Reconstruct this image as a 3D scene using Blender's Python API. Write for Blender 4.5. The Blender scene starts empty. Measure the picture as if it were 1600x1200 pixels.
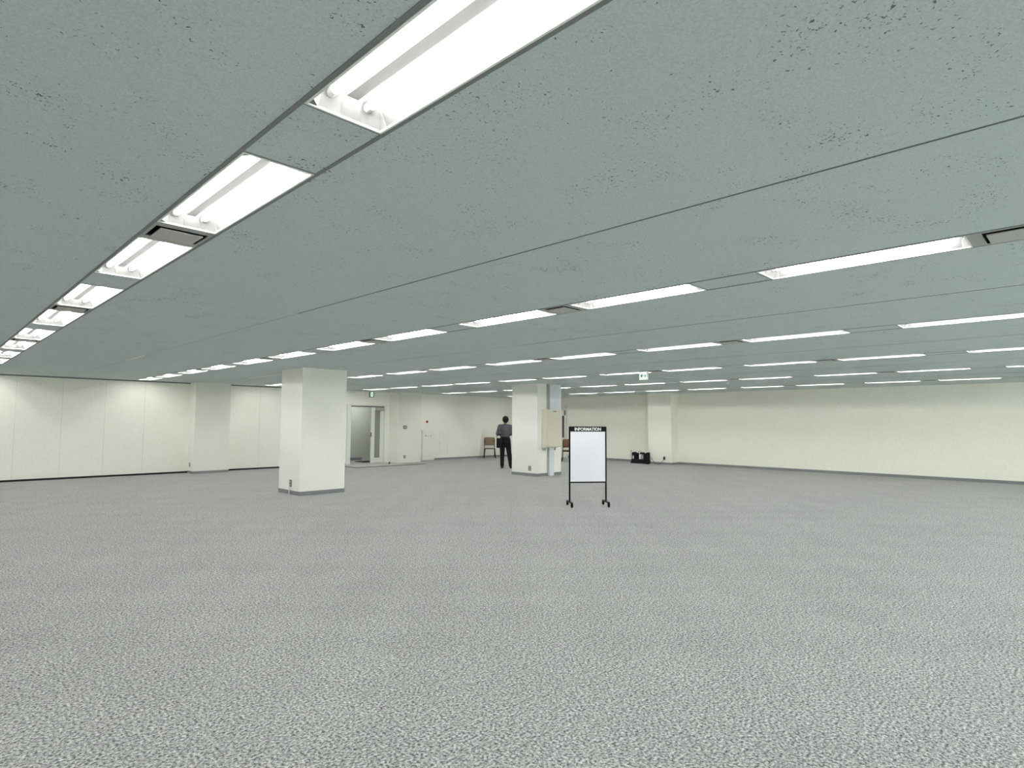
import bpy, bmesh, math, random
from mathutils import Vector, Matrix
random.seed(7)
S = bpy.context.scene
COL = S.collection
PI = math.pi

# ---------------------------------------------------------------- dimensions (metres)
HF = 1.5778            # eye height
H = 2.7178             # ceiling height
WL = 19.6287           # left (partition) wall, plane Y
WB = 20.7791           # back wall, plane X
XMIN, YMIN = -7.0, -5.5
LFX, WFX, GA, GB = 1.2598, 0.3204, 0.5557, 0.4064    # light length, width, panel gap, vent gap
ROWX = [0.934, 4.415, 7.884, 11.374, 14.843, 18.357]
ROWY = [0.721, 0.530, 0.349, 0.163, -0.007, 1.631]
SEQ = [0, 0, 0, 0, 0, 1]
GRV = 0.02

# ---------------------------------------------------------------- materials
def new_mat(name):
    m = bpy.data.materials.new(name); m.use_nodes = True
    nt = m.node_tree; b = nt.nodes['Principled BSDF']
    return m, nt, b

def plain(name, col, rough=0.6, metal=0.0, var=0.04, scale=40.0, spec=0.3, bump=0.0):
    """procedural: base colour broken up by a fine noise"""
    m, nt, b = new_mat(name)
    geo = nt.nodes.new('ShaderNodeTexCoord')
    nz = nt.nodes.new('ShaderNodeTexNoise'); nz.inputs['Scale'].default_value = scale; nz.inputs['Detail'].default_value = 3
    nt.links.new(geo.outputs['Object'], nz.inputs['Vector'])
    rp = nt.nodes.new('ShaderNodeValToRGB')
    lo = [max(0, c*(1-var)) for c in col]; hi = [min(1, c*(1+var)) for c in col]
    rp.color_ramp.elements[0].position = .3; rp.color_ramp.elements[0].color = (*lo, 1)
    rp.color_ramp.elements[1].position = .7; rp.color_ramp.elements[1].color = (*hi, 1)
    nt.links.new(nz.outputs['Fac'], rp.inputs['Fac'])
    nt.links.new(rp.outputs['Color'], b.inputs['Base Color'])
    b.inputs['Roughness'].default_value = rough; b.inputs['Metallic'].default_value = metal
    b.inputs['Specular IOR Level'].default_value = spec
    if bump:
        bp = nt.nodes.new('ShaderNodeBump'); bp.inputs['Strength'].default_value = bump; bp.inputs['Distance'].default_value = .002
        nt.links.new(nz.outputs['Fac'], bp.inputs['Height']); nt.links.new(bp.outputs['Normal'], b.inputs['Normal'])
    return m

def math_node(nt, op, a=None, b=None, clamp=False):
    n = nt.nodes.new('ShaderNodeMath'); n.operation = op; n.use_clamp = clamp
    for i, v in enumerate((a, b)):
        if v is None: continue
        if isinstance(v, (int, float)): n.inputs[i].default_value = v
        else: nt.links.new(v, n.inputs[i])
    return n.outputs[0]

def carpet_mat():
    m, nt, b = new_mat('carpet_tile')
    geo = nt.nodes.new('ShaderNodeNewGeometry')
    # yarn speckle
    n1 = nt.nodes.new('ShaderNodeTexNoise'); n1.inputs['Scale'].default_value = 66; n1.inputs['Detail'].default_value = 4; n1.inputs['Roughness'].default_value = .65
    n2 = nt.nodes.new('ShaderNodeTexNoise'); n2.inputs['Scale'].default_value = 0.7; n2.inputs['Detail'].default_value = 2
    n3 = nt.nodes.new('ShaderNodeTexNoise'); n3.inputs['Scale'].default_value = 22; n3.inputs['Detail'].default_value = 3
    for n in (n1, n2, n3): nt.links.new(geo.outputs['Position'], n.inputs['Vector'])
    # half metre tiles laid quarter-turned
    ck = nt.nodes.new('ShaderNodeTexChecker'); ck.inputs['Scale'].default_value = 2.0
    ck.inputs['Color1'].default_value = (1, 1, 1, 1); ck.inputs['Color2'].default_value = (0, 0, 0, 1)
    off = nt.nodes.new('ShaderNodeVectorMath'); off.operation = 'ADD'; off.inputs[1].default_value = (.13, .21, .37)
    nt.links.new(geo.outputs['Position'], off.inputs[0]); nt.links.new(off.outputs[0], ck.inputs['Vector'])
    fl = nt.nodes.new('ShaderNodeVectorMath'); fl.operation = 'SCALE'; fl.inputs['Scale'].default_value = 2.0
    nt.links.new(off.outputs[0], fl.inputs[0])
    fl2 = nt.nodes.new('ShaderNodeVectorMath'); fl2.operation = 'FLOOR'; nt.links.new(fl.outputs[0], fl2.inputs[0])
    wn = nt.nodes.new('ShaderNodeTexWhiteNoise'); nt.links.new(fl2.outputs[0], wn.inputs['Vector'])
    rp = nt.nodes.new('ShaderNodeValToRGB')
    e = rp.color_ramp.elements
    e[0].position = .37; e[0].color = (.090, .094, .096, 1)
    e[1].position = .66; e[1].color = (.72, .732, .718, 1)
    el = e.new(.5); el.color = (.372, .378, .369, 1)
    nt.links.new(n1.outputs['Fac'], rp.inputs['Fac'])
    t = math_node(nt, 'MULTIPLY_ADD', ck.outputs['Color'], .035); t.node.inputs[2].default_value = .96
    t = math_node(nt, 'ADD', t, math_node(nt, 'MULTIPLY', wn.outputs['Value'], .035))
    t = math_node(nt, 'ADD', t, math_node(nt, 'MULTIPLY', math_node(nt, 'SUBTRACT', n3.outputs['Fac'], .5), .65))
    t = math_node(nt, 'ADD', t, math_node(nt, 'MULTIPLY', math_node(nt, 'SUBTRACT', n2.outputs['Fac'], .5), .12))
    mx = nt.nodes.new('ShaderNodeVectorMath'); mx.operation = 'SCALE'
    nt.links.new(rp.outputs['Color'], mx.inputs[0]); nt.links.new(t, mx.inputs['Scale'])
    nt.links.new(mx.outputs[0], b.inputs['Base Color'])
    bp = nt.nodes.new('ShaderNodeBump'); bp.inputs['Strength'].default_value = .25; bp.inputs['Distance'].default_value = .004
    nt.links.new(n1.outputs['Fac'], bp.inputs['Height']); nt.links.new(bp.outputs['Normal'], b.inputs['Normal'])
    b.inputs['Roughness'].default_value = .95; b.inputs['Specular IOR Level'].default_value = .05
    return m

def ceiling_mat():
    m, nt, b = new_mat('rockwool_ceiling')
    geo = nt.nodes.new('ShaderNodeNewGeometry')
    wob = nt.nodes.new('ShaderNodeTexNoise'); wob.inputs['Scale'].default_value = 9
    nt.links.new(geo.outputs['Position'], wob.inputs['Vector'])
    pit = nt.nodes.new('ShaderNodeTexNoise'); pit.inputs['Scale'].default_value = 80; pit.inputs['Detail'].default_value = 1.5; pit.inputs['Distortion'].default_value = .8
    nt.links.new(geo.outputs['Position'], pit.inputs['Vector'])
    clus = nt.nodes.new('ShaderNodeTexNoise'); clus.inputs['Scale'].default_value = 3.5; clus.inputs['Detail'].default_value = 2
    nt.links.new(geo.outputs['Position'], clus.inputs['Vector'])
    # pits where the fine noise tops a threshold that falls inside the clusters
    thr = math_node(nt, 'MULTIPLY_ADD', clus.outputs['Fac'], -.42); thr.node.inputs[2].default_value = .895
    d = math_node(nt, 'MULTIPLY', math_node(nt, 'SUBTRACT', pit.outputs['Fac'], thr), 16.0, True)
    fine = nt.nodes.new('ShaderNodeTexNoise'); fine.inputs['Scale'].default_value = 140; fine.inputs['Detail'].default_value = 3
    nt.links.new(geo.outputs['Position'], fine.inputs['Vector'])
    rp = nt.nodes.new('ShaderNodeValToRGB')
    rp.color_ramp.elements[0].position = .3; rp.color_ramp.elements[0].color = (.530, .600, .600, 1)
    rp.color_ramp.elements[1].position = .7; rp.color_ramp.elements[1].color = (.660, .730, .728, 1)
    nt.links.new(fine.outputs['Fac'], rp.inputs['Fac'])
    mx = nt.nodes.new('ShaderNodeMix'); mx.data_type = 'RGBA'
    nt.links.new(d, mx.inputs['Factor']); nt.links.new(rp.outputs['Color'], mx.inputs[6]); mx.inputs[7].default_value = (.16, .18, .18, 1)
    nt.links.new(mx.outputs[2], b.inputs['Base Color'])
    b.inputs['Roughness'].default_value = .95; b.inputs['Specular IOR Level'].default_value = .05
    return m

def emis(name, col, strength):
    m, nt, b = new_mat(name)
    nz = nt.nodes.new('ShaderNodeTexNoise'); nz.inputs['Scale'].default_value = 2
    mul = math_node(nt, 'MULTIPLY_ADD', nz.outputs['Fac'], strength*.04); mul.node.inputs[2].default_value = strength*.98
    nt.links.new(mul, b.inputs['Emission Strength'])
    b.inputs['Emission Color'].default_value = (*col, 1); b.inputs['Base Color'].default_value = (.9, .9, .9, 1)
    return m

def glass_mat(name, col, alpha):
    m, nt, b = new_mat(name)
    nz = nt.nodes.new('ShaderNodeTexNoise'); nz.inputs['Scale'].default_value = 6
    r = math_node(nt, 'MULTIPLY_ADD', nz.outputs['Fac'], .06); r.node.inputs[2].default_value = .1
    nt.links.new(r, b.inputs['Roughness'])
    b.inputs['Base Color'].default_value = (*col, 1); b.inputs['Alpha'].default_value = alpha
    return m

M = dict(
    carpet=carpet_mat(), ceiling=ceiling_mat(),
    wall=plain('vinyl_wall', (.895, .890, .812), .75, var=.03, scale=25, bump=.05),
    wall_back=plain('vinyl_wall_back', (.900, .890, .795), .75, var=.03, scale=25, bump=.05),
    side_lit=plain('vinyl_side_lit', (.93, .925, .86), .7, var=.02, scale=25),  # paler copy: brighter light on the pilaster sides put into the colour
    pilaster=plain('vinyl_pilaster_shaded', (.80, .80, .73), .75, var=.03, scale=25),  # greyer copy: shade on the pilaster fronts put into the colour
    column=plain('vinyl_column', (.875, .872, .815), .7, var=.03, scale=30, bump=.05),
    partition=plain('partition_steel', (.860, .865, .790), .6, var=.03, scale=20),
    joint=plain('joint_grey', (.72, .73, .665), .7),
    base_grey=plain('baseboard_grey', (.235, .245, .262), .6),
    black_strip=plain('black_strip', (.012, .012, .015), .7),
    groove=plain('ceiling_groove', (.235, .250, .250), .7),
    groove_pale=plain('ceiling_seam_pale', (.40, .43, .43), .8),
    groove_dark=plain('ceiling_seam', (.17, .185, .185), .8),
    white_trim=plain('white_trim', (.90, .90, .87), .4),
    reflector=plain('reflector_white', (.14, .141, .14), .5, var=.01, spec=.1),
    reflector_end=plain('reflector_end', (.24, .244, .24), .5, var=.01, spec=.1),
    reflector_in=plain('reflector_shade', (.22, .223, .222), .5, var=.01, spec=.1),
    tube=emis('fluorescent_tube', (1.0, .97, .945), 32.0),
    socket=plain('lamp_socket', (.82, .83, .82), .5),
    vent_dark=plain('vent_dark', (.015, .016, .016), .9),
    vent_grey=plain('vent_grey', (.52, .515, .49), .6),
    vent_frame=plain('vent_frame', (.42, .43, .42), .5),
    black_metal=plain('black_metal', (.007, .007, .008), .5, spec=.12),
    black_rubber=plain('black_rubber', (.006, .006, .006), .7, spec=.1),
    board=plain('whiteboard', (.865, .865, .945), .12, var=.01, spec=.5),
    header=plain('sign_header', (.009, .010, .011), .5, spec=.12),
    letter=plain('sign_lettering', (.93, .93, .93), .5),
    dgrey=plain('switch_grey', (.16, .16, .155), .5),
    plate=plain('switch_plate', (.42, .42, .39), .5),
    green=plain('sign_green', (.006, .20, .095), .4),
    signwhite=plain('sign_white', (.82, .90, .86), .4),
    red=plain('lamp_red', (.22, .004, .006), .3),
    redrim=plain('lamp_rim', (.62, .28, .26), .4),
    cream=plain('panel_cream', (.875, .875, .795), .6),
    beige=plain('cabinet_beige', (.70, .665, .545), .5),
    beige_side=plain('cabinet_beige_side', (.70, .655, .53), .5),
    duct=plain('duct_white', (.70, .745, .79), .45),
    doorwhite=plain('door_white', (.80, .81, .76), .45),
    glass=glass_mat('frosted_glass', (.30, .32, .29), .82),
    corr_wall=plain('corridor_wall', (.53, .57, .53), .8),
    corr_floor=plain('corridor_floor', (.40, .41, .40), .6),
    wood=plain('chair_wood', (.235, .150, .098), .5, var=.15, scale=12),
    wood_dark=plain('chair_wood_dark', (.16, .085, .045), .5, var=.15, scale=12),
    seatlight=plain('seat_edge', (.50, .46, .42), .6),
    shirt=plain('shirt_grey', (.125, .125, .145), .85, var=.12, scale=30),
    trouser=plain('trousers_black', (.010, .010, .012), .85, var=.1),
    skin=plain('skin', (.42, .26, .19), .55),
    hair=plain('hair_black', (.008, .007, .007), .6, var=.3, scale=90),
    shoe=plain('shoe_black', (.012, .012, .012), .4),
    bag=plain('bag_black', (.008, .008, .009), .8),
    white_plastic=plain('white_plastic', (.78, .79, .80), .4),
    grey_plastic=plain('grey_plastic', (.22, .23, .25), .4),
    threshold=plain('threshold_strip', (.07, .072, .075), .8),
    patch_dark=plain('floor_patch_dark', (.02, .02, .02), .95),
)

# ---------------------------------------------------------------- helpers
def link_mesh(name, bm, mat, parent=None, smooth=False):
    bmesh.ops.recalc_face_normals(bm, faces=bm.faces[:])
    me = bpy.data.meshes.new(name); bm.to_mesh(me); bm.free()
    for mm in (mat if isinstance(mat, (list, tuple)) else [mat]): me.materials.append(mm)
    if smooth:
        for p in me.polygons: p.use_smooth = True
    o = bpy.data.objects.new(name, me); COL.objects.link(o)
    if parent: o.parent = parent
    return o

def box(bm, x0, x1, y0, y1, z0, z1, bev=0.0, mat=0):
    vs = [bm.verts.new((x, y, z)) for x in (x0, x1) for y in (y0, y1) for z in (z0, z1)]
    fs = [bm.faces.new([vs[i] for i in q]) for q in ((0, 1, 3, 2), (4, 6, 7, 5), (0, 4, 5, 1), (2, 3, 7, 6), (0, 2, 6, 4), (1, 5, 7, 3))]
    for f in fs: f.material_index = mat
    if bev:
        es = list({e for f in fs for e in f.edges})
        bmesh.ops.bevel(bm, geom=es, offset=bev, segments=2, affect='EDGES', profile=.5)

def tube_seg(bm, p0, p1, r0, r1=None, n=12, cap=True):
    p0, p1 = Vector(p0), Vector(p1); r1 = r0 if r1 is None else r1
    d = (p1-p0).normalized()
    a = d.orthogonal().normalized(); b2 = d.cross(a)
    R0 = [bm.verts.new(p0+r0*(math.cos(t)*a+math.sin(t)*b2)) for t in [2*PI*k/n for k in range(n)]]
    R1 = [bm.verts.new(p1+r1*(math.cos(t)*a+math.sin(t)*b2)) for t in [2*PI*k/n for k in range(n)]]
    for k in range(n): bm.faces.new((R0[k], R0[(k+1) % n], R1[(k+1) % n], R1[k]))
    if cap: bm.faces.new(R0[::-1]); bm.faces.new(R1)

def path_tube(bm, pts, r, n=8):
    pts = [Vector(p) for p in pts]; rings = []
    ref = Vector((0, 0, 1))
    for i, p in enumerate(pts):
        d = (pts[min(i+1, len(pts)-1)]-pts[max(i-1, 0)]).normalized()
        a = d.cross(ref); a = a.normalized() if a.length > 1e-3 else d.orthogonal().normalized()
        c = d.cross(a).normalized()
        rr = r[i] if isinstance(r, (list, tuple)) else r
        rings.append([bm.verts.new(p+rr*(math.cos(t)*a+math.sin(t)*c)) for t in [2*PI*k/n for k in range(n)]])
    for A, B in zip(rings, rings[1:]):
        for k in range(n): bm.faces.new((A[k], A[(k+1) % n], B[(k+1) % n], B[k]))
    bm.faces.new(rings[0][::-1]); bm.faces.new(rings[-1])

def disc_prism(bm, c, axis, r, h, n=20):
    c = Vector(c); tube_seg(bm, c, c+Vector(axis).normalized()*h, r, r, n)

def poly_prism(bm, pts, vec):
    """extrude a planar polygon (3D points) along vec"""
    vec = Vector(vec)
    A = [bm.verts.new(p) for p in pts]; B = [bm.verts.new(Vector(p)+vec) for p in pts]
    n = len(pts)
    bm.faces.new(A[::-1]); bm.faces.new(B)
    for k in range(n): bm.faces.new((A[k], A[(k+1) % n], B[(k+1) % n], B[k]))

def quad(bm, a, b, c, d, mat=0):
    f = bm.faces.new([bm.verts.new(p) for p in (a, b, c, d)]); f.material_index = mat

def thing(name, label, cat, loc=(0, 0, 0), rotz=0.0, group=None):
    o = bpy.data.objects.new(name, None); COL.objects.link(o)
    o.empty_display_size = .1
    o.location = loc; o.rotation_euler = (0, 0, rotz)
    o['label'] = label; o['category'] = cat
    if group: o['group'] = group
    return o

def tag(o, label, cat, group=None):
    o['label'] = label; o['category'] = cat
    if group: o['group'] = group
    return o

def struct(name, bm, mat):
    o = link_mesh(name, bm, mat); o['kind'] = 'structure'
    return o

def dup(root, loc, label, rotz=None):
    r = root.copy(); COL.objects.link(r); r.location = loc; r['label'] = label
    if rotz is not None: r.rotation_euler = (0, 0, rotz)
    for ch in list(root.children):
        c = ch.copy(); COL.objects.link(c); c.parent = r
        for g in list(ch.children):
            d = g.copy(); COL.objects.link(d); d.parent = c
    return r

ORD = ['first', 'second', 'third', 'fourth', 'fifth', 'sixth', 'seventh', 'eighth', 'ninth', 'tenth', 'eleventh', 'twelfth']

# ---------------------------------------------------------------- light positions
FIX = []                                     # (row, idx, ystart)
GAPS = []                                    # (row, y0, y1, 'a'|'b', after idx)
OFF = []                                     # fixtures outside the frame, lamps only
for r in range(6):
    y = ROWY[r]; i = 0
    while y+LFX < WL-.03:
        FIX.append((r, i, y)); kind = 'a' if (i+SEQ[r]) % 2 == 0 else 'b'
        g = GA if kind == 'a' else GB
        GAPS.append((r, y+LFX, min(y+LFX+g, WL), kind, i))
        y += LFX+g; i += 1
    y = ROWY[r]; i = -1
    while True:
        kind = 'a' if (i+SEQ[r]) % 2 == 0 else 'b'
        g = GA if kind == 'a' else GB
        if i == -1: GAPS.append((r, y-g, y, kind, -1))
        y -= g+LFX
        if y < YMIN: break
        OFF.append((r, y)); i -= 1
for r, x in ((-1, -2.55), (-2, -6.0)):
    y = -5.0
    while y+LFX < WL:
        OFF.append((x, y)); y += LFX+.48

# ================================================================ SETTING
bm = bmesh.new()
quad(bm, (XMIN, YMIN, 0), (WB+.1, YMIN, 0), (WB+.1, WL+.05, 0), (XMIN, WL+.05, 0))
struct('floor', bm, M['carpet'])

# ceiling: long strips between the light rows, and short panels between lights (holes where fixtures and vents sit)
bm = bmesh.new()
xs = [XMIN]
for x in ROWX: xs += [x, x+WFX]
xs.append(WB+.1)
for k in range(0, len(xs), 2):
    quad(bm, (xs[k], YMIN, H), (xs[k+1], YMIN, H), (xs[k+1], WL+.1, H), (xs[k], WL+.1, H))
for r in range(6):
    holes = sorted([(y, y+LFX) for rr, i, y in FIX if rr == r] + [(a, b) for rr, a, b, k, i in GAPS if rr == r and k == 'b'])
    y = YMIN
    for a, b in holes:
        if a > y+1e-4: quad(bm, (ROWX[r], y, H), (ROWX[r]+WFX, y, H), (ROWX[r]+WFX, a, H), (ROWX[r], a, H))
        y = b
    if y < WL: quad(bm, (ROWX[r], y, H), (ROWX[r]+WFX, y, H), (ROWX[r]+WFX, WL+.1, H), (ROWX[r], WL+.1, H))
struct('ceiling', bm, M['ceiling'])

# grooves either side of every row, cross joints, seams half way between rows
tn = 1
for r, x in enumerate(ROWX):
    bm = bmesh.new()
    for a, b in ((x-GRV, x-.001), (x+WFX+.001, x+WFX+GRV)):
        box(bm, a, b, YMIN, WL, H-.003, H+.004)
    for rr, y0, y1, k, i in GAPS:
        if rr == r and k == 'a':
            for yy in (y0, y1-.012):
                if yy < WL-.05: box(bm, x, x+WFX, yy+.001, yy+.011, H-.002, H+.004)
    struct('trim_%d' % tn, bm, M['groove']); tn += 1
for k in range(5):
    xm = (ROWX[k]+WFX+ROWX[k+1])/2
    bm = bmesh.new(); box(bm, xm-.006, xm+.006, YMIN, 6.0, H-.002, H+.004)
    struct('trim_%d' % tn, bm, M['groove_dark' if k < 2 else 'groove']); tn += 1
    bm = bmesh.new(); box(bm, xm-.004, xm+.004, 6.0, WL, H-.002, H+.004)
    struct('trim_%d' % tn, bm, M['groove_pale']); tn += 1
for xm, y0, y1 in ((2.83, 11.9, 13.15), (6.31, 14.2, 16.2)):  # white strips paint the lit stretches of two seams
    bm = bmesh.new(); box(bm, xm-.016, xm+.016, y0, y1, H-.010, H-.0015)
    struct('trim_%d' % tn, bm, M['white_trim']); tn += 1

# left wall with the door opening
DX0, DX1, DZ = 11.39, 12.81, 2.16
P1 = (5.93, 6.93, 19.12); P2 = (13.07, 14.15, 19.02); P3 = (20.25, 11.54, 12.55)
bm = bmesh.new()
box(bm, XMIN, DX0, WL, WL+.12, 0, H)
box(bm, DX0, DX1, WL, WL+.12, DZ, H)
box(bm, DX1, WB+.12, WL, WL+.12, 0, H)
struct('wall_left', bm, M['wall'])
bm = bmesh.new(); box(bm, WB, WB+.12, YMIN, WL, 0, H); struct('wall_back', bm, M['wall_back'])
bm = bmesh.new(); box(bm, XMIN, WB+.12, YMIN-.12, YMIN, 0, H); struct('wall_right', bm, M['wall'])
bm = bmesh.new(); box(bm, XMIN-.12, XMIN, YMIN, WL+.12, 0, H); struct('wall_front', bm, M['wall'])
# partition joints, top trims, base strips
bm = bmesh.new()
for x in (-1.0, -.05, .9, 1.85, 2.81, 3.77, 4.73, 8.05, 9.0, 9.95):
    box(bm, x-.004, x+.004, WL-.003, WL+.01, .05, H-.03)
struct('trim_%d' % tn, bm, M['joint']); tn += 1
bm = bmesh.new(); box(bm, XMIN, 11.2, WL-.02, WL+.01, H-.035, H-.001); struct('trim_%d' % tn, bm, M['groove']); tn += 1
bm = bmesh.new(); box(bm, P1[1], P1[1]+.2, WL-.06, WL+.01, 0.05, H-.04); struct('trim_%d' % tn, bm, M['white_trim']); tn += 1
bm = bmesh.new()
box(bm, XMIN, P1[0], WL-.012, WL+.01, 0, .05); box(bm, P1[1], 11.2, WL-.012, WL+.01, 0, .05)
struct('baseboard_left', bm, M['black_strip'])
bm = bmesh.new(); box(bm, P2[1], 14.60, WL-.012, WL+.01, 0, .075); box(bm, 15.29, WB, WL-.012, WL+.01, 0, .075)
struct('baseboard_far_left', bm, M['base_grey'])
bm = bmesh.new(); box(bm, WB-.012, WB+.01, YMIN, P3[1], 0, .085); box(bm, WB-.012, WB+.01, P3[2], 17.0, 0, .085); box(bm, WB-.012, WB+.01, 18.1, WL, 0, .085)
struct('baseboard_back', bm, M['base_grey'])

# door zone of the left wall: frame, narrow fixed leaf with glass slit, closer, handle; wide leaf stands open inward
d1 = bpy.data.objects.new('door_1', None); COL.objects.link(d1); d1.location = (DX0, WL, 0); d1['kind'] = 'structure'
def loc_box(bm, x0, x1, y0, y1, z0, z1, o, **k): box(bm, x0-o[0], x1-o[0], y0-o[1], y1-o[1], z0-o[2], z1-o[2], **k)
o1 = (DX0, WL, 0)
bm = bmesh.new()
loc_box(bm, 11.23, 11.39, WL-.03, WL+.13, 0, DZ, o1); loc_box(bm, 11.23, 13.0, WL-.03, WL+.13, DZ, DZ+.06, o1)
loc_box(bm, 12.81, 12.86, WL-.03, WL+.13, 0, DZ, o1)
link_mesh('door_frame', bm, M['doorwhite'], d1)
bm = bmesh.new()
loc_box(bm, 11.39, 12.80, WL-.034, WL+.02, DZ-.05, DZ-.002, o1); link_mesh('door_track', bm, M['dgrey'], d1)
bm = bmesh.new()
LX0, LX1, GX0, GX1 = 12.25, 12.805, 12.405, 12.64
loc_box(bm, LX0, GX0, WL-.02, WL+.025, .01, DZ-.05, o1); loc_box(bm, GX1, LX1, WL-.02, WL+.025, .01, DZ-.05, o1)
loc_box(bm, GX0, GX1, WL-.02, WL+.025, .01, .20, o1); loc_box(bm, GX0, GX1, WL-.02, WL+.025, 2.0, DZ-.05, o1)
leaf = link_mesh('door_leaf', bm, M['doorwhite'], d1)
bm = bmesh.new(); loc_box(bm, GX0, GX1, WL-.004, WL+.004, .20, 2.0, o1); link_mesh('glass_pane', bm, M['glass'], leaf)
bm = bmesh.new(); loc_box(bm, 12.43, 12.79, WL-.075, WL-.02, DZ-.16, DZ-.05, o1, bev=.006); link_mesh('door_closer', bm, M['plate'], leaf)
bm = bmesh.new(); loc_box(bm, 12.225, 12.26, WL-.06, WL-.02, 1.0, 1.16, o1, bev=.005); link_mesh('door_handle', bm, M['dgrey'], leaf)
# corridor beyond the door
bm = bmesh.new()
quad(bm, (10.2, WL+.05, .002), (16, WL+.05, .002), (16, 21.4, .002), (10.2, 21.4, .002))
struct('floor_corridor', bm, M['corr_floor'])
bm = bmesh.new()
box(bm, 10.1, 16.1, 21.4, 21.5, 0, 2.6); box(bm, 10.1, 10.2, WL+.12, 21.4, 0, 2.6); box(bm, 16, 16.1, WL+.12, 21.4, 0, 2.6); box(bm, 10.1, 16.1, WL+.12, 21.5, 2.6, 2.65)
struct('wall_corridor', bm, M['corr_wall'])
bm = bmesh.new(); box(bm, 10.2, 12.95, 21.37, 21.4, .002, .12); struct('baseboard_corridor', bm, M['base_grey'])
bm = bmesh.new(); box(bm, 12.25, 13.5, 20.05, 20.75, .003, .02, bev=.004)  # thin near-black slab on the corridor floor
tag(link_mesh('dark_floor_patch', bm, M['patch_dark']), 'thin black patch on the corridor floor beyond the open doorway', 'mat')
# inset of bare floor in front of the doorway, edged with a dark strip
bm = bmesh.new(); quad(bm, (10.76, 18.05, .003), (13.06, 18.05, .003), (13.06, WL, .003), (10.76, WL, .003)); struct('floor_entrance', bm, M['corr_floor'])
bm = bmesh.new(); box(bm, 10.68, 13.60, 17.95, 18.05, 0, .010); box(bm, 10.68, 10.76, 18.05, WL-.05, 0, .010); struct('trim_%d' % tn, bm, M['threshold']); tn += 1
t = thing('door_stop', 'small black door stop on floor beside the glass slit door leaf', 'door stop', (12.62, 18.9, .003))
bm = bmesh.new(); disc_prism(bm, (0, 0, 0), (0, 0, 1), .035, .012); link_mesh('base', bm, M['black_metal'], t)
bm = bmesh.new(); disc_prism(bm, (0, 0, .012), (0, 0, 1), .022, .05); link_mesh('rubber_bumper', bm, M['black_rubber'], t, True)

# door in the back wall, mostly behind the far column
d2 = bpy.data.objects.new('door_2', None); COL.objects.link(d2); d2.location = (WB, 17.06, 0); d2['kind'] = 'structure'
bm = bmesh.new()
box(bm, -.05, 0, 0, .08, 0, 2.33); box(bm, -.05, 0, 1.0, 1.08, 0, 2.33); box(bm, -.05, 0, .08, 1.0, 2.16, 2.33)
link_mesh('door_frame', bm, M['doorwhite'], d2)
bm = bmesh.new(); box(bm, -.03, -.002, .08, .14, 0.01, 2.16); box(bm, -.03, -.002, .27, 1.0, .01, 2.16); box(bm, -.03, -.002, .14, .27, .01, .90); box(bm, -.03, -.002, .14, .27, 1.88, 2.16)
leaf = link_mesh('door_leaf', bm, M['doorwhite'], d2)
bm = bmesh.new(); box(bm, -.02, -.004, .14, .27, .90, 1.88); link_mesh('glass_pane', bm, plain('dark_glass', (.10, .105, .10), .15), leaf)
bm = bmesh.new(); box(bm, -.09, -.03, .04, .10, 1.9, 2.12, bev=.005); link_mesh('door_closer', bm, M['dgrey'], leaf)

# ================================================================ PILASTERS AND COLUMNS
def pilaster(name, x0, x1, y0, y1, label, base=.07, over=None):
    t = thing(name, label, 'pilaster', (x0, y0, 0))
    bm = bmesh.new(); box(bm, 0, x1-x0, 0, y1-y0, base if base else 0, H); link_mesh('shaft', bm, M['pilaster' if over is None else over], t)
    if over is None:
        bm = bmesh.new(); box(bm, -.004, 0, .0, y1-y0, base, H); link_mesh('lit_side', bm, M['side_lit'], t)  # added skin, painted paler to read as the lit side
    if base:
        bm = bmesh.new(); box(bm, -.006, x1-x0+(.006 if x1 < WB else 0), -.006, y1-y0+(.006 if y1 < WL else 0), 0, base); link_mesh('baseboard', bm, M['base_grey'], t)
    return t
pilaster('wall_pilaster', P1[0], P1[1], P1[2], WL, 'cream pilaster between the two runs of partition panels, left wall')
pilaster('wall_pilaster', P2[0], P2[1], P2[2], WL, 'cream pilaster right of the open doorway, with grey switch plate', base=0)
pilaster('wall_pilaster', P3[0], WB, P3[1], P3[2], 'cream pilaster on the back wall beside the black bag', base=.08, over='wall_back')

def column(x0, x1, y0, y1, label):
    t = thing('square_column', label, 'column', (x0, y0, 0))
    bm = bmesh.new(); box(bm, 0, x1-x0, 0, y1-y0, .085, H); link_mesh('shaft', bm, M['column'], t)
    bm = bmesh.new(); box(bm, -.006, x1-x0+.006, -.006, y1-y0+.006, 0, .085); link_mesh('baseboard', bm, M['base_grey'], t)
    return t
C1 = (5.827, 6.872, 12.05, 13.06); C2 = (12.87, 13.94, 11.68, 12.72)
column(*C1, 'large plain cream square column nearest the camera, grey baseboard')
column(*C2, 'cream square column carrying the beige cabinet and white ducts')

# cabinet and ducts on the far column
CY = C2[2]
t = thing('electrical_cabinet', 'beige wall cabinet hung on the far square column', 'cabinet', (13.06, CY-.215, .85))
bm = bmesh.new(); box(bm, 0, .68, .02, .209, 0, 1.108, bev=.004); link_mesh('case', bm, M['beige_side'], t)
bm = bmesh.new(); box(bm, .012, .668, 0, .02, .015, 1.095, bev=.004); door = link_mesh('door', bm, M['beige'], t)
bm = bmesh.new(); box(bm, .26, .40, -.012, 0, 1.04, 1.065, bev=.003); link_mesh('handle', bm, M['dgrey'], door)
bm = bmesh.new(); box(bm, -.005, .5, .03, .205, -.018, 0); box(bm, .05, .09, .12, .205, -.1, -.018); box(bm, .49, .53, .12, .205, -.1, -.018); link_mesh('bracket', bm, M['vent_grey'], t)
t = thing('cable_duct', 'wide white cable duct above the beige cabinet', 'duct', (13.30, CY-.12, 1.962))
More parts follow.
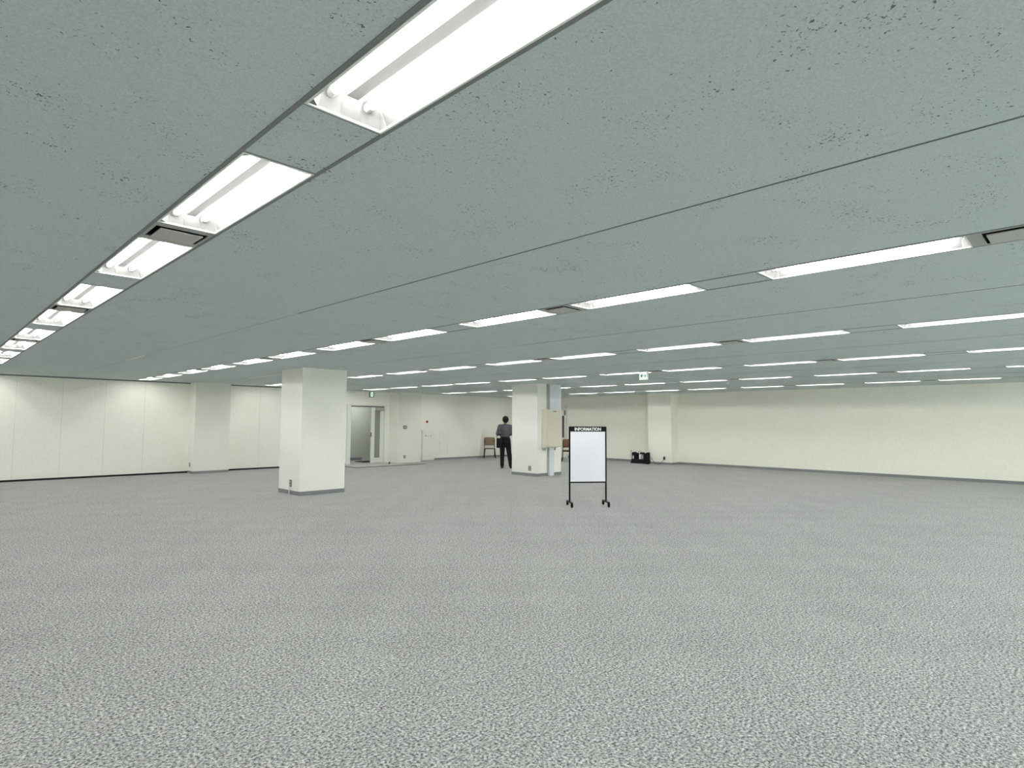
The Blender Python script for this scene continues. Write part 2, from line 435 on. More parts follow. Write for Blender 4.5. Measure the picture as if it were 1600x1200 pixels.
bm = bmesh.new(); box(bm, 0, .48, 0, .119, 0, H-1.964, bev=.003); link_mesh('cover', bm, M['duct'], t)
bm = bmesh.new(); box(bm, -.03, 0, .03, .119, 0, H-1.964); link_mesh('side_strip', bm, M['plate'], t)  # grey strip along the duct's left side
t = thing('cable_duct', 'narrow white cable duct below the beige cabinet, reaching the floor', 'duct', (13.33, CY-.075, 0))
bm = bmesh.new(); box(bm, 0, .20, 0, .068, .002, .825, bev=.003); link_mesh('cover', bm, M['duct'], t)
bm = bmesh.new(); box(bm, -.025, 0, .03, .068, .09, .825); link_mesh('side_strip', bm, M['plate'], t)  # grey strip on the left of the lower duct

# ================================================================ WALL FITTINGS
def plate_on(name, label, cat, p, normal, w, h, plates, frame_m='dgrey', face_m='plate', th=.012):
    """small rectangular wall fitting: frame plus inset pieces; local x along the wall, local -y = outward"""
    rz = {'-y': 0.0, '-x': -PI/2}[normal]
    t = thing(name, label, cat, p, rz)
    bm = bmesh.new(); box(bm, -w/2, w/2, -th, -.0005, -h/2, h/2, bev=.003); link_mesh('plate', bm, M[frame_m], t)
    for (a, b, c, d, nm) in plates:
        bm = bmesh.new(); box(bm, a, b, -th-.004, -th+.0005, c, d, bev=.0015); link_mesh(nm, bm, M[face_m], t)
    return t
two = [(-.03, .03, .010, .055, 'socket'), (-.03, .03, -.055, -.010, 'socket')]
plate_on('wall_outlet', 'dark outlet low on the nearest square column, white cord hanging below', 'outlet', (C1[0], 12.47, .235), '-x', .10, .15, two)
plate_on('wall_outlet', 'dark outlet low on the far square column, left of the ducts', 'outlet', (C2[0], 11.98, .225), '-x', .10, .14, two)
plate_on('wall_outlet', 'dark outlet low on the side of the left wall pilaster between partitions', 'outlet', (P1[0], 19.42, .25), '-x', .08, .13, two)
plate_on('wall_outlet', 'grey outlet low on the pilaster right of the open doorway', 'outlet', (13.38, P2[2], .228), '-y', .10, .125, two)
plate_on('wall_outlet', 'dark outlet on back wall pilaster with black plug in it', 'outlet', (P3[0], 11.84, .24), '-x', .08, .13, two)
plate_on('switch_plate', 'grey wall switch plate at chest height on the doorway pilaster', 'switch', (13.38, P2[2], 1.36), '-y', .17, .125,
         [(-.06, -.022, -.035, .035, 'rocker'), (-.019, .019, -.035, .035, 'rocker'), (.022, .06, -.035, .035, 'rocker')])
# white cord down the near column to the carpet
bm = bmesh.new()
path_tube(bm, [(C1[0]-.022, 12.47, .17), (C1[0]-.028, 12.47, .12), (C1[0]-.030, 12.468, .06), (C1[0]-.034, 12.466, .012), (C1[0]-.05, 12.46, .010)], .011)
tag(link_mesh('hanging_cable', bm, M['white_plastic'], None, True), 'short white cord hanging from the nearest column outlet to the floor', 'cord')
# fire alarm lamp, hydrant cabinet, access panel on the left wall
t = thing('alarm_lamp', 'round red alarm lamp on the wall above the hydrant cabinet', 'alarm lamp', (14.89, WL, 1.574))
bm = bmesh.new(); disc_prism(bm, (0, 0, 0), (0, -1, 0), .055, .012, 24); link_mesh('rim', bm, M['redrim'], t)
bm = bmesh.new(); tube_seg(bm, (0, -.012, 0), (0, -.035, 0), .042, .036, 20); tube_seg(bm, (0, -.035, 0), (0, -.05, 0), .036, .02, 20); link_mesh('lens', bm, M['red'], t, True)
t = thing('hydrant_cabinet', 'cream recessed hydrant cabinet under the red alarm lamp', 'cabinet', (14.62, WL, .015))
bm = bmesh.new(); box(bm, 0, .64, -.03, 0, 0, 1.19, bev=.003); box(bm, -.01, .67, -.045, 0, 1.19, 1.212); link_mesh('frame', bm, M['cream'], t)
bm = bmesh.new(); box(bm, .03, .61, -.038, -.03, .02, 1.16, bev=.002); door = link_mesh('door', bm, M['cream'], t)
for k, x in enumerate((.19, .33, .46)):
    bm = bmesh.new(); disc_prism(bm, (x, -.038, .98), (0, -1, 0), (.022, .012, .020)[k], .012, 14); link_mesh('lock', bm, M['dgrey'], door)
t = thing('access_panel', 'shallow cream access panel in the wall, right of the hydrant cabinet', 'panel', (15.53, WL, .186))
bm = bmesh.new(); box(bm, 0, .025, -.012, 0, 0, .97); box(bm, .465, .49, -.012, 0, 0, .97); box(bm, .025, .465, -.012, 0, 0, .025); box(bm, .025, .465, -.012, 0, .945, .97); box(bm, -.02, .51, -.02, 0, .97, .985)
link_mesh('frame', bm, M['cream'], t)
bm = bmesh.new(); box(bm, .03, .46, -.005, 0, .03, .94); d = link_mesh('door', bm, M['cream'], t)
bm = bmesh.new(); disc_prism(bm, (.06, -.005, .5), (0, -1, 0), .015, .008, 12); link_mesh('latch', bm, M['plate'], d)

# exit sign hanging from the ceiling (faces -X), arrow towards +Y
t = thing('exit_sign', 'small white hanging exit sign with green left arrow on ceiling', 'exit sign', (11.30, 7.10, H))
bm = bmesh.new(); box(bm, -.03, .03, -.10, .10, -.012, -.001); link_mesh('mount', bm, M['groove'], t)
bm = bmesh.new(); box(bm, -.025, .025, -.10, .10, -.197, -.012, bev=.004); link_mesh('housing', bm, M['white_trim'], t)
fm = emis('exit_face', (.80, 1.0, .92), .5)
bm = bmesh.new(); box(bm, -.0275, -.0245, -.092, .092, -.190, -.02); face = link_mesh('face', bm, fm, t)
bm = bmesh.new()
Y, Z = .018, -.105
poly_prism(bm, [(-.0285, y, z) for y, z in ((.068, -.105), (.030, -.060), (.008, -.060), (.034, -.096), (-.014, -.096), (-.014, -.114), (.034, -.114), (.008, -.150), (.030, -.150))][::-1], (.0008, 0, 0))
link_mesh('arrow', bm, M['green'], face)
bm = bmesh.new()          # small running figure
disc_prism(bm, (-.0285, -.058, -.082), (1, 0, 0), .009, .0008, 12)
for a, b, w in (((-.052, -.093), (-.050, -.122), .010), ((-.050, -.122), (-.036, -.137), .006), ((-.036, -.137), (-.040, -.152), .005), ((-.050, -.122), (-.066, -.134), .006), ((-.066, -.134), (-.078, -.132), .005), ((-.050, -.097), (-.034, -.107), .004), ((-.053, -.097), (-.070, -.106), .004)):
    dx, dz = b[0]-a[0], b[1]-a[1]; l = math.hypot(dx, dz); nx, nz = -dz/l*w, dx/l*w
    poly_prism(bm, [(-.0285, a[0]+nx, a[1]+nz), (-.0285, b[0]+nx, b[1]+nz), (-.0285, b[0]-nx, b[1]-nz), (-.0285, a[0]-nx, a[1]-nz)], (.0008, 0, 0))
link_mesh('running_figure', bm, plain('exit_figure_grey', (.25, .38, .33), .5), face)

# exit sign on the wall above the doorway (faces -Y)
t = thing('exit_sign', 'small green and white exit sign on the wall above the doorway', 'exit sign', (11.845, WL, 2.49))
bm = bmesh.new(); box(bm, 0, .29, -.03, 0, .01, .21, bev=.004); link_mesh('battery_box', bm, M['cream'], t)
bm = bmesh.new(); box(bm, .29, .49, -.05, 0, 0, .21, bev=.004); hs = link_mesh('housing', bm, M['green'], t)
bm = bmesh.new(); box(bm, .335, .445, -.0525, -.0495, .018, .192); fc = link_mesh('face', bm, emis('exit_face_wall', (.85, 1.0, .93), .6), hs)
bm = bmesh.new()
disc_prism(bm, (.385, -.0535, .160), (0, 1, 0), .013, .001, 12)
for a, b, w in (((.390, .142), (.396, .095), .014), ((.396, .095), (.415, .070), .008), ((.415, .070), (.410, .035), .007), ((.394, .095), (.370, .075), .008), ((.370, .075), (.350, .080), .007), ((.388, .138), (.365, .118), .006), ((.394, .138), (.418, .122), .006)):
    dx, dz = b[0]-a[0], b[1]-a[1]; l = math.hypot(dx, dz); nx, nz = -dz/l*w, dx/l*w
    poly_prism(bm, [(a[0]+nx, -.0535, a[1]+nz), (b[0]+nx, -.0535, b[1]+nz), (b[0]-nx, -.0535, b[1]-nz), (a[0]-nx, -.0535, a[1]-nz)], (0, .001, 0))
link_mesh('running_figure', bm, M['green'], hs)

# ================================================================ CEILING LIGHTS
def reflector_bm():
    bm = bmesh.new()
    hw, hl = WFX/2, LFX/2
    prof = [(-hw+.006, 0), (-.112, .085), (-.046, .092), (-.024, .060), (.024, .060), (.046, .092), (.112, .085), (hw-.006, 0)]
    ye, yo = hl-.055, hl-.006
    A = [bm.verts.new((x, -ye, z)) for x, z in prof]; B = [bm.verts.new((x, ye, z)) for x, z in prof]
    for k in range(len(prof)-1):
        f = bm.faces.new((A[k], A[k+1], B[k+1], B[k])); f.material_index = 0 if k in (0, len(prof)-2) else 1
    for ring, s in ((A, -1), (B, 1)):
        E = [bm.verts.new((-hw+.006+(2*hw-.012)*k/(len(prof)-1), s*yo, 0)) for k in range(len(prof))]
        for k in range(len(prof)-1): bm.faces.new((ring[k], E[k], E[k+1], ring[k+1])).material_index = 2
    return bm
def frame_bm():
    bm = bmesh.new(); hw, hl = WFX/2, LFX/2
    for a in ((-hw, -hw+.010, -hl, hl), (hw-.010, hw, -hl, hl), (-hw+.010, hw-.010, -hl, -hl+.010), (-hw+.010, hw-.010, hl-.010, hl)):
        box(bm, *a, -.004, .004)
    return bm
def make_light(loc, label):
    t = thing('ceiling_light', label, 'ceiling light', loc, 0, 'recessed twin-tube ceiling lights')
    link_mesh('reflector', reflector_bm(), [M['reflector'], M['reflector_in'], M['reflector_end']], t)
    link_mesh('frame', frame_bm(), M['white_trim'], t)
    for s in (-1, 1):
        bm = bmesh.new(); tube_seg(bm, (s*.076, -.565, .058), (s*.076, .565, .058), .0165, n=12, cap=False)
        tb = link_mesh('tube', bm, M['tube'], t, True)
        for e in (-1, 1):
            bm = bmesh.new(); tube_seg(bm, (s*.076, e*.565, .058), (s*.076, e*.598, .058), .0175, n=12); link_mesh('end_cap', bm, M['socket'], tb, False)
    return t
proto = None
NEAR = ['nearest row', 'second row from the camera', 'third row from the camera', 'fourth row from the camera', 'fifth row from the camera', 'farthest row, beside the back wall']
for r, i, y in FIX:
    loc = (ROWX[r]+WFX/2, y+LFX/2, H)
    if r == 0: lab = 'lit twin-tube ceiling light, %s from the near end of the nearest row' % ORD[i]
    else: lab = 'lit twin-tube ceiling light, %s from the right in the %s' % (ORD[i], NEAR[r])
    if proto is None: proto = make_light(loc, lab)
    else: dup(proto, loc, lab)

# air vents in the short gaps
def make_vent(loc, label):
    t = thing('ceiling_vent', label, 'vent', loc, 0, 'air vents between the ceiling lights')
    hw, hl = WFX/2, GB/2
    bm = bmesh.new()
    box(bm, -hw, hw, -hl, -hl+.075, -.003, .006); box(bm, -hw, hw, hl-.075, hl, -.003, .006)
    box(bm, -hw, -hw+.018, -hl+.075, hl-.075, -.003, .006); box(bm, hw-.018, hw, -hl+.075, hl-.075, -.003, .006)
    link_mesh('frame', bm, M['vent_frame'], t)
    bm = bmesh.new()
    x0, x1, y0, y1, z1 = -hw+.018, hw-.018, -hl+.075, hl-.075, .12
    quad(bm, (x0, y0, z1), (x1, y0, z1), (x1, y1, z1), (x0, y1, z1))
    quad(bm, (x0, y0, 0), (x1, y0, 0), (x1, y0, z1), (x0, y0, z1)); quad(bm, (x0, y1, 0), (x1, y1, 0), (x1, y1, z1), (x0, y1, z1))
    quad(bm, (x0, y0, 0), (x0, y1, 0), (x0, y1, z1), (x0, y0, z1)); quad(bm, (x1, y0, 0), (x1, y1, 0), (x1, y1, z1), (x1, y0, z1))
    link_mesh('duct_box', bm, M['vent_dark'], t)
    bm = bmesh.new(); box(bm, x0+.025, x1-.025, y0+.02, y1-.02, -.014, -.006, bev=.002)
    link_mesh('deflector_plate', bm, M['vent_grey'], t)
    return t
vp = None
cnt = [0]*6
for r, y0, y1, k, i in sorted(GAPS, key=lambda g: (g[0], g[1])):
    if k != 'b' or y1-y0 < GB-.01 or (r == 0 and i < 0) or (r > 2 and i < 0): continue
    loc = (ROWX[r]+WFX/2, (y0+y1)/2, H)
    if r == 0: lab = 'grey air vent, %s from the near end of the nearest row of lights' % ORD[cnt[r]]
    else: lab = 'grey air vent, %s from the right in the %s' % (ORD[cnt[r]], NEAR[r].replace('row', 'light row', 1))
    cnt[r] += 1
    if vp is None: vp = make_vent(loc, lab)
    else: dup(vp, loc, lab)

# ================================================================ INFORMATION SIGN
sx, sy = 9.068, 6.937
ang = math.atan2(-.613, .79)                 # local +x runs along the board to the viewer's right
t = thing('information_board', 'white notice board on black stand with INFORMATION header and casters', 'sign', (sx, sy, 0), ang)
hw = .352
for s in (-1, 1):
    bm = bmesh.new(); box(bm, s*hw-.014, s*hw+.014, -.014, .014, .085, 1.503, bev=.003); link_mesh('post', bm, M['black_metal'], t)
bm = bmesh.new(); box(bm, -hw+.014, hw-.014, -.012, .012, .438, .464, bev=.002); link_mesh('cross_rail', bm, M['black_metal'], t)
bm = bmesh.new(); box(bm, -hw+.014, hw-.014, -.010, .008, .464, 1.405); link_mesh('white_panel', bm, M['board'], t)
bm = bmesh.new(); box(bm, -hw+.014, hw-.014, -.014, .012, 1.405, 1.503, bev=.002); hd = link_mesh('header', bm, M['header'], t)
cu = bpy.data.curves.new('lettering', 'FONT'); cu.body = 'INFORMATION'; cu.align_x = 'CENTER'; cu.align_y = 'CENTER'; cu.size = .088; cu.extrude = .0008; cu.offset = .0022
to = bpy.data.objects.new('tmp', cu); COL.objects.link(to)
dg = bpy.context.evaluated_depsgraph_get(); me = bpy.data.meshes.new_from_object(to.evaluated_get(dg)); me.name = 'lettering'
bpy.data.objects.remove(to)
xsn = [v.co.x for v in me.vertices]; wtxt = max(xsn)-min(xsn); ysn = [v.co.y for v in me.vertices]; htxt = max(ysn)-min(ysn)
kx = .512/wtxt; kz = .060/htxt; mx_, my_ = (max(xsn)+min(xsn))/2, (max(ysn)+min(ysn))/2
for v in me.vertices: v.co = Vector(((v.co.x-mx_)*kx, -.0150-v.co.z, (v.co.y-my_)*kz+1.453))
me.materials.clear(); me.materials.append(M['letter'])
lo = bpy.data.objects.new('lettering', me); COL.objects.link(lo); lo.parent = hd
for s in (-1, 1):
    bm = bmesh.new(); box(bm, s*hw-.016, s*hw+.016, -.205, .205, .070, .098, bev=.004); fb = link_mesh('foot_bar', bm, M['black_metal'], t)
    for e in (-1, 1):
        bm = bmesh.new()
        box(bm, s*hw-.020, s*hw-.014, e*.185-.016, e*.185+.016, .020, .072); box(bm, s*hw+.014, s*hw+.020, e*.185-.016, e*.185+.016, .020, .072); box(bm, s*hw-.02, s*hw+.02, e*.185-.016, e*.185+.016, .062, .072)
        tube_seg(bm, (s*hw-.013, e*.185, .031), (s*hw+.013, e*.185, .031), .031, n=18)
        link_mesh('caster', bm, M['black_rubber'], fb)

# ================================================================ CHAIRS
def make_chair(loc, rz, label, wood):
    t = thing('stacking_chair', label, 'chair', loc, rz, None)
    # local: front = -y, seat height .44
    bm = bmesh.new(); box(bm, -.215, .215, -.20, .21, .425, .455, bev=.012); link_mesh('seat', bm, M['seatlight'] if wood == 'wood' else M[wood], t)
    bm = bmesh.new()
    n = 8; rows = []
    for z, y, w in ((.545, .225, .195), (.60, .232, .21), (.72, .250, .215), (.84, .272, .21), (.895, .284, .185)):
        rows.append([(w*(2*k/n-1), y+.035*(1-(2*k/n-1)**2)-.02, z) for k in range(n+1)])
    F = [[bm.verts.new(p) for p in rr] for rr in rows]; Bk = [[bm.verts.new((p[0], p[1]+.016, p[2])) for p in rr] for rr in rows]
    for a in range(len(F)-1):
        for k in range(n):
            bm.faces.new((F[a][k], F[a][k+1], F[a+1][k+1], F[a+1][k])); bm.faces.new((Bk[a][k+1], Bk[a][k], Bk[a+1][k], Bk[a+1][k+1]))
        for k in (0, n): bm.faces.new((F[a][k], F[a+1][k], Bk[a+1][k], Bk[a][k]))
    for a in (0, len(F)-1):
        for k in range(n): bm.faces.new((F[a][k], F[a][k+1], Bk[a][k+1], Bk[a][k]))
    link_mesh('backrest', bm, M[wood], t, True)
    for s in (-1, 1):
        bm = bmesh.new(); path_tube(bm, [(s*.19, -.17, .425), (s*.20, -.19, .22), (s*.225, -.215, .0)], [.017, .017, .016], 10); link_mesh('leg', bm, M['black_metal'], t, True)
        bm = bmesh.new(); path_tube(bm, [(s*.185, .262, .80), (s*.195, .225, .55), (s*.195, .20, .42), (s*.20, .225, .2), (s*.215, .25, 0)], .016, 10); link_mesh('leg', bm, M['black_metal'], t, True)
    bm = bmesh.new()
    for s in (-1, 1): path_tube(bm, [(s*.195, -.17, .405), (s*.195, .20, .405)], .012)
    path_tube(bm, [(-.195, -.165, .405), (.195, -.165, .405)], .012); path_tube(bm, [(-.195, .19, .405), (.195, .19, .405)], .012)
    link_mesh('seat_frame', bm, M['black_metal'], t, True)
    return t
fx, fy = -.65, -.76
rz = math.atan2(fx, -fy)*-1.0               # local -y turned to (fx, fy)
rz = math.atan2(-fx, -fy)*-1.0
chair_a = make_chair((17.97, 19.14, 0), rz, 'brown-backed chair with black legs behind the standing person', 'wood')
chair_a.scale = (1.14, 1, 1)
make_chair((18.85, 15.45, 0), rz-.2, 'dark brown chair with black legs behind the far column, left of the sign', 'wood_dark')

# ================================================================ PERSON (walking away, seen from behind)
def blob(bm, c, r, sc=(1, 1, 1), rot=None):
    m = Matrix.Translation(c) @ (rot.to_4x4() if rot else Matrix.Identity(4)) @ Matrix.Diagonal((r*sc[0], r*sc[1], r*sc[2], 1))
    bmesh.ops.create_icosphere(bm, subdivisions=3, radius=1.0, matrix=m)
def limb(bm, pts):
    """tapered capsule chain: pts = [(x,y,z,r)...]"""
    for a, b in zip(pts, pts[1:]):
        tube_seg(bm, a[:3], b[:3], a[3], b[3], 16); blob(bm, Vector(a[:3]), a[3]); blob(bm, Vector(b[:3]), b[3])
def fuse(name, bm, voxel, mat, parent, it=6):
    me = bpy.data.meshes.new(name+'_src'); bm.to_mesh(me); bm.free()
    o = bpy.data.objects.new(name+'_src', me); COL.objects.link(o)
    rm = o.modifiers.new('r', 'REMESH'); rm.mode = 'VOXEL'; rm.voxel_size = voxel
    sm = o.modifiers.new('s', 'SMOOTH'); sm.factor = .5; sm.iterations = it
    d = bpy.context.evaluated_depsgraph_get(); m2 = bpy.data.meshes.new_from_object(o.evaluated_get(d)); m2.name = name
    bpy.data.objects.remove(o)
    m2.materials.clear(); m2.materials.append(mat)
    for p in m2.polygons: p.use_smooth = True
    q = bpy.data.objects.new(name, m2); COL.objects.link(q); q.parent = parent
    return q
pt = thing('person', 'person in grey shirt and black trousers, standing beside the far column', 'person', (14.40, 14.49, 0), -PI/4)
hx = -.055
sh = {-1: (hx-.185, 0, 1.43), 1: (hx+.185, 0, 1.43)}
el = {-1: (hx-.262, -.045, 1.165), 1: (hx+.262, -.045, 1.165)}
wr = {-1: (hx-.12, .19, 1.14), 1: (hx+.11, .19, 1.16)}
hip = {-1: (hx-.085, 0, .93), 1: (hx+.085, 0, .93)}
kn = {-1: (hx-.095, .055, .50), 1: (hx+.145, .02, .50)}
an = {-1: (-.150, -.01, .085), 1: (.145, -.05, .085)}
# continuous body: torso, neck, head with face, arms, hands with fingers, legs, feet
bm = bmesh.new()
blob(bm, Vector((hx, .0, 1.30)), .16, (1.02, .68, 1.15)); blob(bm, Vector((hx, 0, 1.10)), .15, (.95, .70, 1.1)); blob(bm, Vector((hx, 0, .95)), .16, (1.02, .75, .8))
limb(bm, [(hx, -.005, 1.42, .062), (hx+.008, .012, 1.55, .054)])
hc = Vector((hx+.012, .036, 1.648))
blob(bm, hc, .107, (.80, .94, 1.08)); blob(bm, hc+Vector((0, .03, -.055)), .062, (.85, .95, .95))
blob(bm, hc+Vector((0, .100, -.012)), .015, (.8, 1.2, 1.5)); blob(bm, hc+Vector((0, .088, -.055)), .018, (1.3, .6, .5))      # nose, mouth
for s in (-1, 1):
    blob(bm, hc+Vector((s*.078, -.005, -.01)), .026, (.35, .7, 1.1))       # ears
    blob(bm, hc+Vector((s*.030, .083, .012)), .014, (1.1, .6, .7))         # eyes
    limb(bm, [(*sh[s], .052), (*el[s], .042), (*wr[s], .029)])
    w = Vector(wr[s]); e = Vector(el[s]); f = (w-e).normalized()
    side = f.cross(Vector((0, 0, 1))).normalized(); up = side.cross(f)
    palm = w+f*.052
    blob(bm, palm, .042, (1, 1, 1), None)
    for k, (o_, L_) in enumerate(((-.030, .070), (-.010, .080), (.010, .076), (.028, .060))):
        b0 = palm+f*.02+side*o_; b1 = b0+f*L_*.55-up*.006; b2 = b1+f*L_*.35-up*.022
        limb(bm, [(*b0, .0095), (*b1, .009), (*b2, .008)])
    th0 = w+f*.025-side*s*-.03; th1 = th0+f*.035+up*.02-side*s*-.015; limb(bm, [(*th0, .012), (*th1, .010), (*(th1+f*.028), .009)])
    limb(bm, [(*hip[s], .085), (*kn[s], .056), (*an[s], .040)])
    a = Vector(an[s]); limb(bm, [(a.x, a.y-.035, .045, .038), (a.x-s*-.01, a.y+.13, .032, .030)])
body = fuse('body', bm, .008, M['skin'], pt)
# shirt
bm = bmesh.new()
blob(bm, Vector((hx, 0, 1.31)), .178, (1.06, .72, 1.05)); blob(bm, Vector((hx, 0, 1.14)), .172, (1.02, .75, 1.0)); blob(bm, Vector((hx, 0, 1.11)), .165, (1.08, .78, .55))
limb(bm, [(*sh[-1], .068), (hx, -.01, 1.455, .066), (*sh[1], .068)])
for s in (-1, 1):
    m_ = Vector(el[s]).lerp(Vector(wr[s]), .8)
    limb(bm, [(*sh[s], .070), (*el[s], .058), (*m_, .045)])
shirt = fuse('shirt', bm, .010, M['shirt'], pt, 5)
bm = bmesh.new(); limb(bm, [(hx-.045, 0, 1.50, .022), (hx, -.045, 1.515, .022), (hx+.045, 0, 1.50, .022)]); fuse('collar', bm, .008, M['shirt'], shirt, 3)
# trousers
bm = bmesh.new()
blob(bm, Vector((hx, 0, .99)), .178, (1.04, .84, .75)); blob(bm, Vector((hx, 0, .90)), .165, (1.05, .90, .75)); limb(bm, [(*hip[-1], .108), (*hip[1], .108)])
for s in (-1, 1): limb(bm, [(*hip[s], .108), (*kn[s], .080), (an[s][0], an[s][1]-.005, .10, .066)])
fuse('trousers', bm, .010, M['trouser'], pt, 5)
for s in (-1, 1):
    bm = bmesh.new(); a = Vector(an[s])
    limb(bm, [(a.x, a.y-.045, .050, .047), (a.x+s*.012, a.y+.14, .042, .040)]); blob(bm, Vector((a.x+s*.006, a.y+.05, .045)), .045, (1.05, 2.3, .95))
    so = fuse('shoe', bm, .008, M['shoe'], pt, 4)
    for v in so.data.vertices: v.co.z = max(v.co.z, .0)
bm = bmesh.new()
blob(bm, hc+Vector((0, -.014, .024)), .122, (.90, .92, 1.0)); blob(bm, hc+Vector((0, -.045, -.02)), .092, (.96, .72, 1.0))
fuse('hair', bm, .007, M['hair'], pt, 4)
# black bag hanging at the person's left side
bt = thing('shoulder_bag', 'black bag hanging at the left hip of the standing person', 'bag', (14.40, 14.49, 0), -PI/4)
bm = bmesh.new(); box(bm, -.345, -.160, -.30, -.18, .705, 1.035, bev=.03); link_mesh('body', bm, M['bag'], bt, True)
bm = bmesh.new(); path_tube(bm, [(-.33, -.24, 1.02), (-.325, -.22, 1.12), (-.26, -.19, 1.18), (-.20, -.20, 1.12), (-.19, -.24, 1.02)], .010); link_mesh('strap', bm, M['bag'], bt, True)

# ================================================================ BLACK EQUIPMENT BAG BY THE BACK WALL
gx, gy = 19.98, 12.46          # right-hand front corner; runs +Y to the left
bt = thing('equipment_bag', 'open black equipment bag on the floor against the back wall', 'bag', (gx, gy, 0))
bm = bmesh.new(); box(bm, -.02, .34, -.01, .72, 0, .055, bev=.012); box(bm, 0, .32, .01, .70, .045, .17, bev=.02); link_mesh('tray', bm, M['bag'], bt, True)
def flap(prof, x0, th):
    bm = bmesh.new(); poly_prism(bm, [(x0, y, z) for y, z in prof], (th, 0, 0))
    bmesh.ops.bevel(bm, geom=bm.edges[:], offset=.008, segments=2, affect='EDGES'); link_mesh('pocket', bm, M['bag'], bt)
flap([(.70, .12), (.70, .40), (.64, .435), (.60, .40), (.50, .385), (.46, .30), (.43, .12)], .05, .22)
flap([(.45, .12), (.45, .27), (.40, .36), (.34, .43), (.24, .42), (.21, .36), (.20, .12)], .10, .18)
flap([(.16, .12), (.15, .30), (.11, .38), (.06, .41), (.012, .44), (.012, .12)], .04, .24)
bm = bmesh.new(); path_tube(bm, [(.06, .40, .40), (.06, .38, .46), (.06, .33, .49), (.06, .28, .46), (.06, .26, .41)], .008); link_mesh('handle', bm, M['bag'], bt, True)
bm = bmesh.new(); path_tube(bm, [(.06, .695, .38), (.06, .72, .50), (.06, .735, .51), (.06, .755, .40), (.05, .765, .25), (.05, .755, .17)], .007); link_mesh('strap', bm, M['dgrey'], bt, True)
t = thing('white_box', 'small upright white box inside the black equipment bag', 'box', (gx+.055, gy+.285, .171))
bm = bmesh.new(); box(bm, -.03, .035, -.005, .07, .001, .19, bev=.006); link_mesh('body', bm, M['white_plastic'], t)
bm = bmesh.new(); box(bm, -.032, -.029, .01, .055, .15, .175); link_mesh('lid', bm, M['signwhite'], t)
t = thing('grey_box', 'grey device standing right of the white box inside the equipment bag', 'device', (gx+.055, gy+.205, .171))
bm = bmesh.new(); box(bm, -.02, .03, -.03, .055, .001, .18, bev=.006); link_mesh('body', bm, M['grey_plastic'], t)
bm = bmesh.new(); box(bm, -.023, -.019, .005, .02, .03, .15); link_mesh('stripe', bm, M['white_plastic'], t)
t = thing('white_bottle', 'pale bottle at the left end inside the black equipment bag', 'bottle', (gx+.005, gy+.60, .172))
bm = bmesh.new(); tube_seg(bm, (0, 0, 0), (0, 0, .10), .026, n=16); tube_seg(bm, (0, 0, .10), (0, 0, .125), .026, .012, 16); link_mesh('body', bm, M['white_plastic'], t, True)
bm = bmesh.new(); tube_seg(bm, (0, 0, .125), (0, 0, .145), .012, n=12); link_mesh('cap', bm, M['grey_plastic'], t)
# cables from the bag to the outlet on the pilaster
t = thing('floor_cable', 'thin black power cord running from the equipment bag to the pilaster outlet', 'cord', (0, 0, 0))
bm = bmesh.new()
path_tube(bm, [(gx+.10, gy-.02, .26), (gx+.06, gy-.12, .27), (gx+.03, gy-.20, .23), (gx+.04, gy-.27, .14), (gx+.05, gy-.33, .05), (gx+.08, gy-.40, .010), (gx+.14, gy-.46, .010), (P3[0]-.07, 11.95, .05), (P3[0]-.045, 11.90, .12), (P3[0]-.040, 11.85, .20)], .007)
link_mesh('cable', bm, M['black_rubber'], t, True)
bm = bmesh.new(); box(bm, P3[0]-.058, P3[0]-.017, 11.815, 11.865, .19, .285, bev=.008); link_mesh('plug', bm, M['black_rubber'], t)
t = thing('power_adapter', 'black power adapter lying on the floor right of the equipment bag', 'adapter', (gx-.07, gy-.09, 0))
bm = bmesh.new(); box(bm, -.04, .04, -.05, .05, 0, .045, bev=.01); link_mesh('body', bm, M['black_rubber'], t)
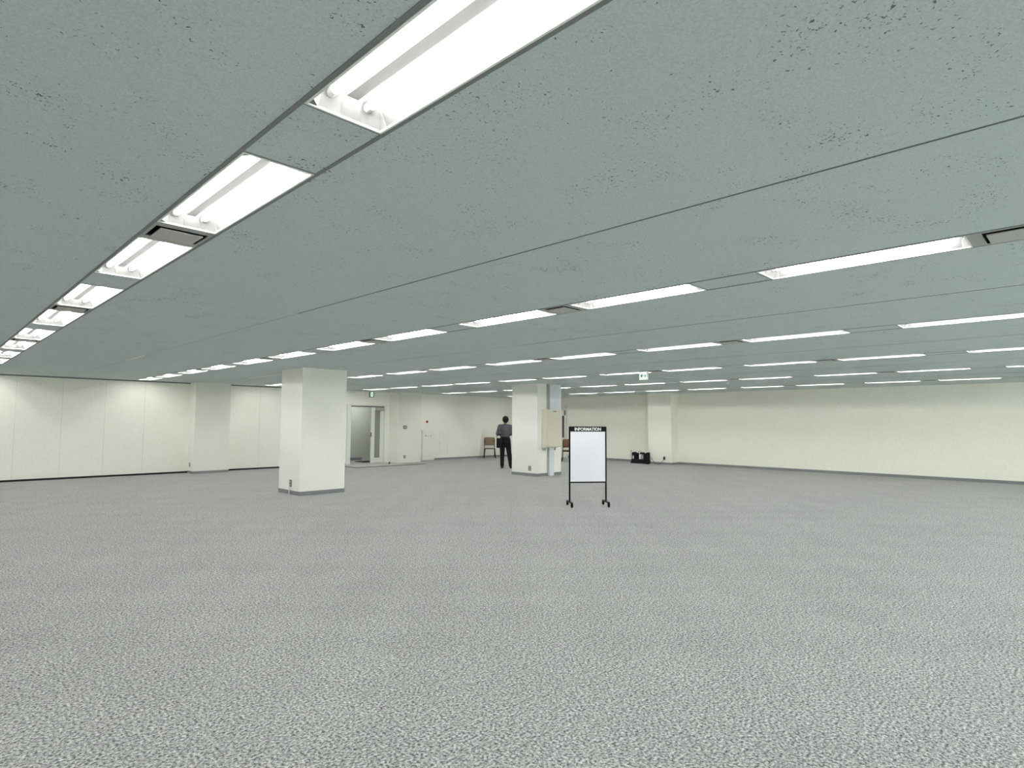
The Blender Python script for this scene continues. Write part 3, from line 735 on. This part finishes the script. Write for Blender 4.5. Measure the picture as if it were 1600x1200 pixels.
bm = bmesh.new(); path_tube(bm, [(0, -.045, .035), (.01, -.09, .09), (.03, -.13, .18), (.045, -.12, .215)], .007); link_mesh('lead', bm, M['black_rubber'], t, True)

# ================================================================ LAMPS OUTSIDE THE FRAME, DAYLIGHT, ADDED CORRIDOR FILL
def area(name, loc, sx_, sy_, power, col, rot=(0, 0, 0)):
    l = bpy.data.lights.new(name, 'AREA'); l.shape = 'RECTANGLE'; l.size = sx_; l.size_y = sy_; l.energy = power; l.color = col
    o = bpy.data.objects.new(name, l); COL.objects.link(o); o.location = loc; o.rotation_euler = rot
    return o
TUBE_W = 9.0
for r, y in OFF:
    x = ROWX[r]+WFX/2 if isinstance(r, int) else r
    area('ceiling_lamp', (x, y+LFX/2, H-.006), .30, 1.24, TUBE_W, (1, .985, .955))
area('daylight', (9.0, YMIN+.15, 1.45), 18.0, 1.6, 460.0, (.84, .94, 1.0), (-PI/2-.5, 0, 0))
area('corridor_fill', (12.4, 20.6, 2.58), 1.2, .2, 14.0, (1, .97, .93))  # added fill light without a fixture, brightens the dim corridor

# ================================================================ CAMERA, WORLD, RENDER LOOK
f = Vector((.7094, .7019, .0642)).normalized()
rt = Vector((.703, -.7111, .0056)); rt = (rt-f*rt.dot(f)).normalized(); up = rt.cross(f)
cam = bpy.data.cameras.new('camera'); co = bpy.data.objects.new('camera', cam); COL.objects.link(co)
mw = Matrix(((rt.x, up.x, -f.x, 0), (rt.y, up.y, -f.y, 0), (rt.z, up.z, -f.z, HF), (0, 0, 0, 1)))
co.matrix_world = mw
cam.sensor_fit = 'HORIZONTAL'; cam.sensor_width = 36.0; cam.lens = 926.275/1600*36
cam.clip_start = .05; cam.clip_end = 200
S.camera = co
w = bpy.data.worlds.new('world'); S.world = w; w.use_nodes = True
w.node_tree.nodes['Background'].inputs[0].default_value = (.9, .95, 1, 1); w.node_tree.nodes['Background'].inputs[1].default_value = .05
S.view_settings.view_transform = 'Standard'; S.view_settings.look = 'None'
S.view_settings.exposure = 0.58
S.cycles.use_denoising = True
S.cycles.max_bounces = 10; S.cycles.diffuse_bounces = 7
S.cycles.sample_clamp_indirect = 8.0
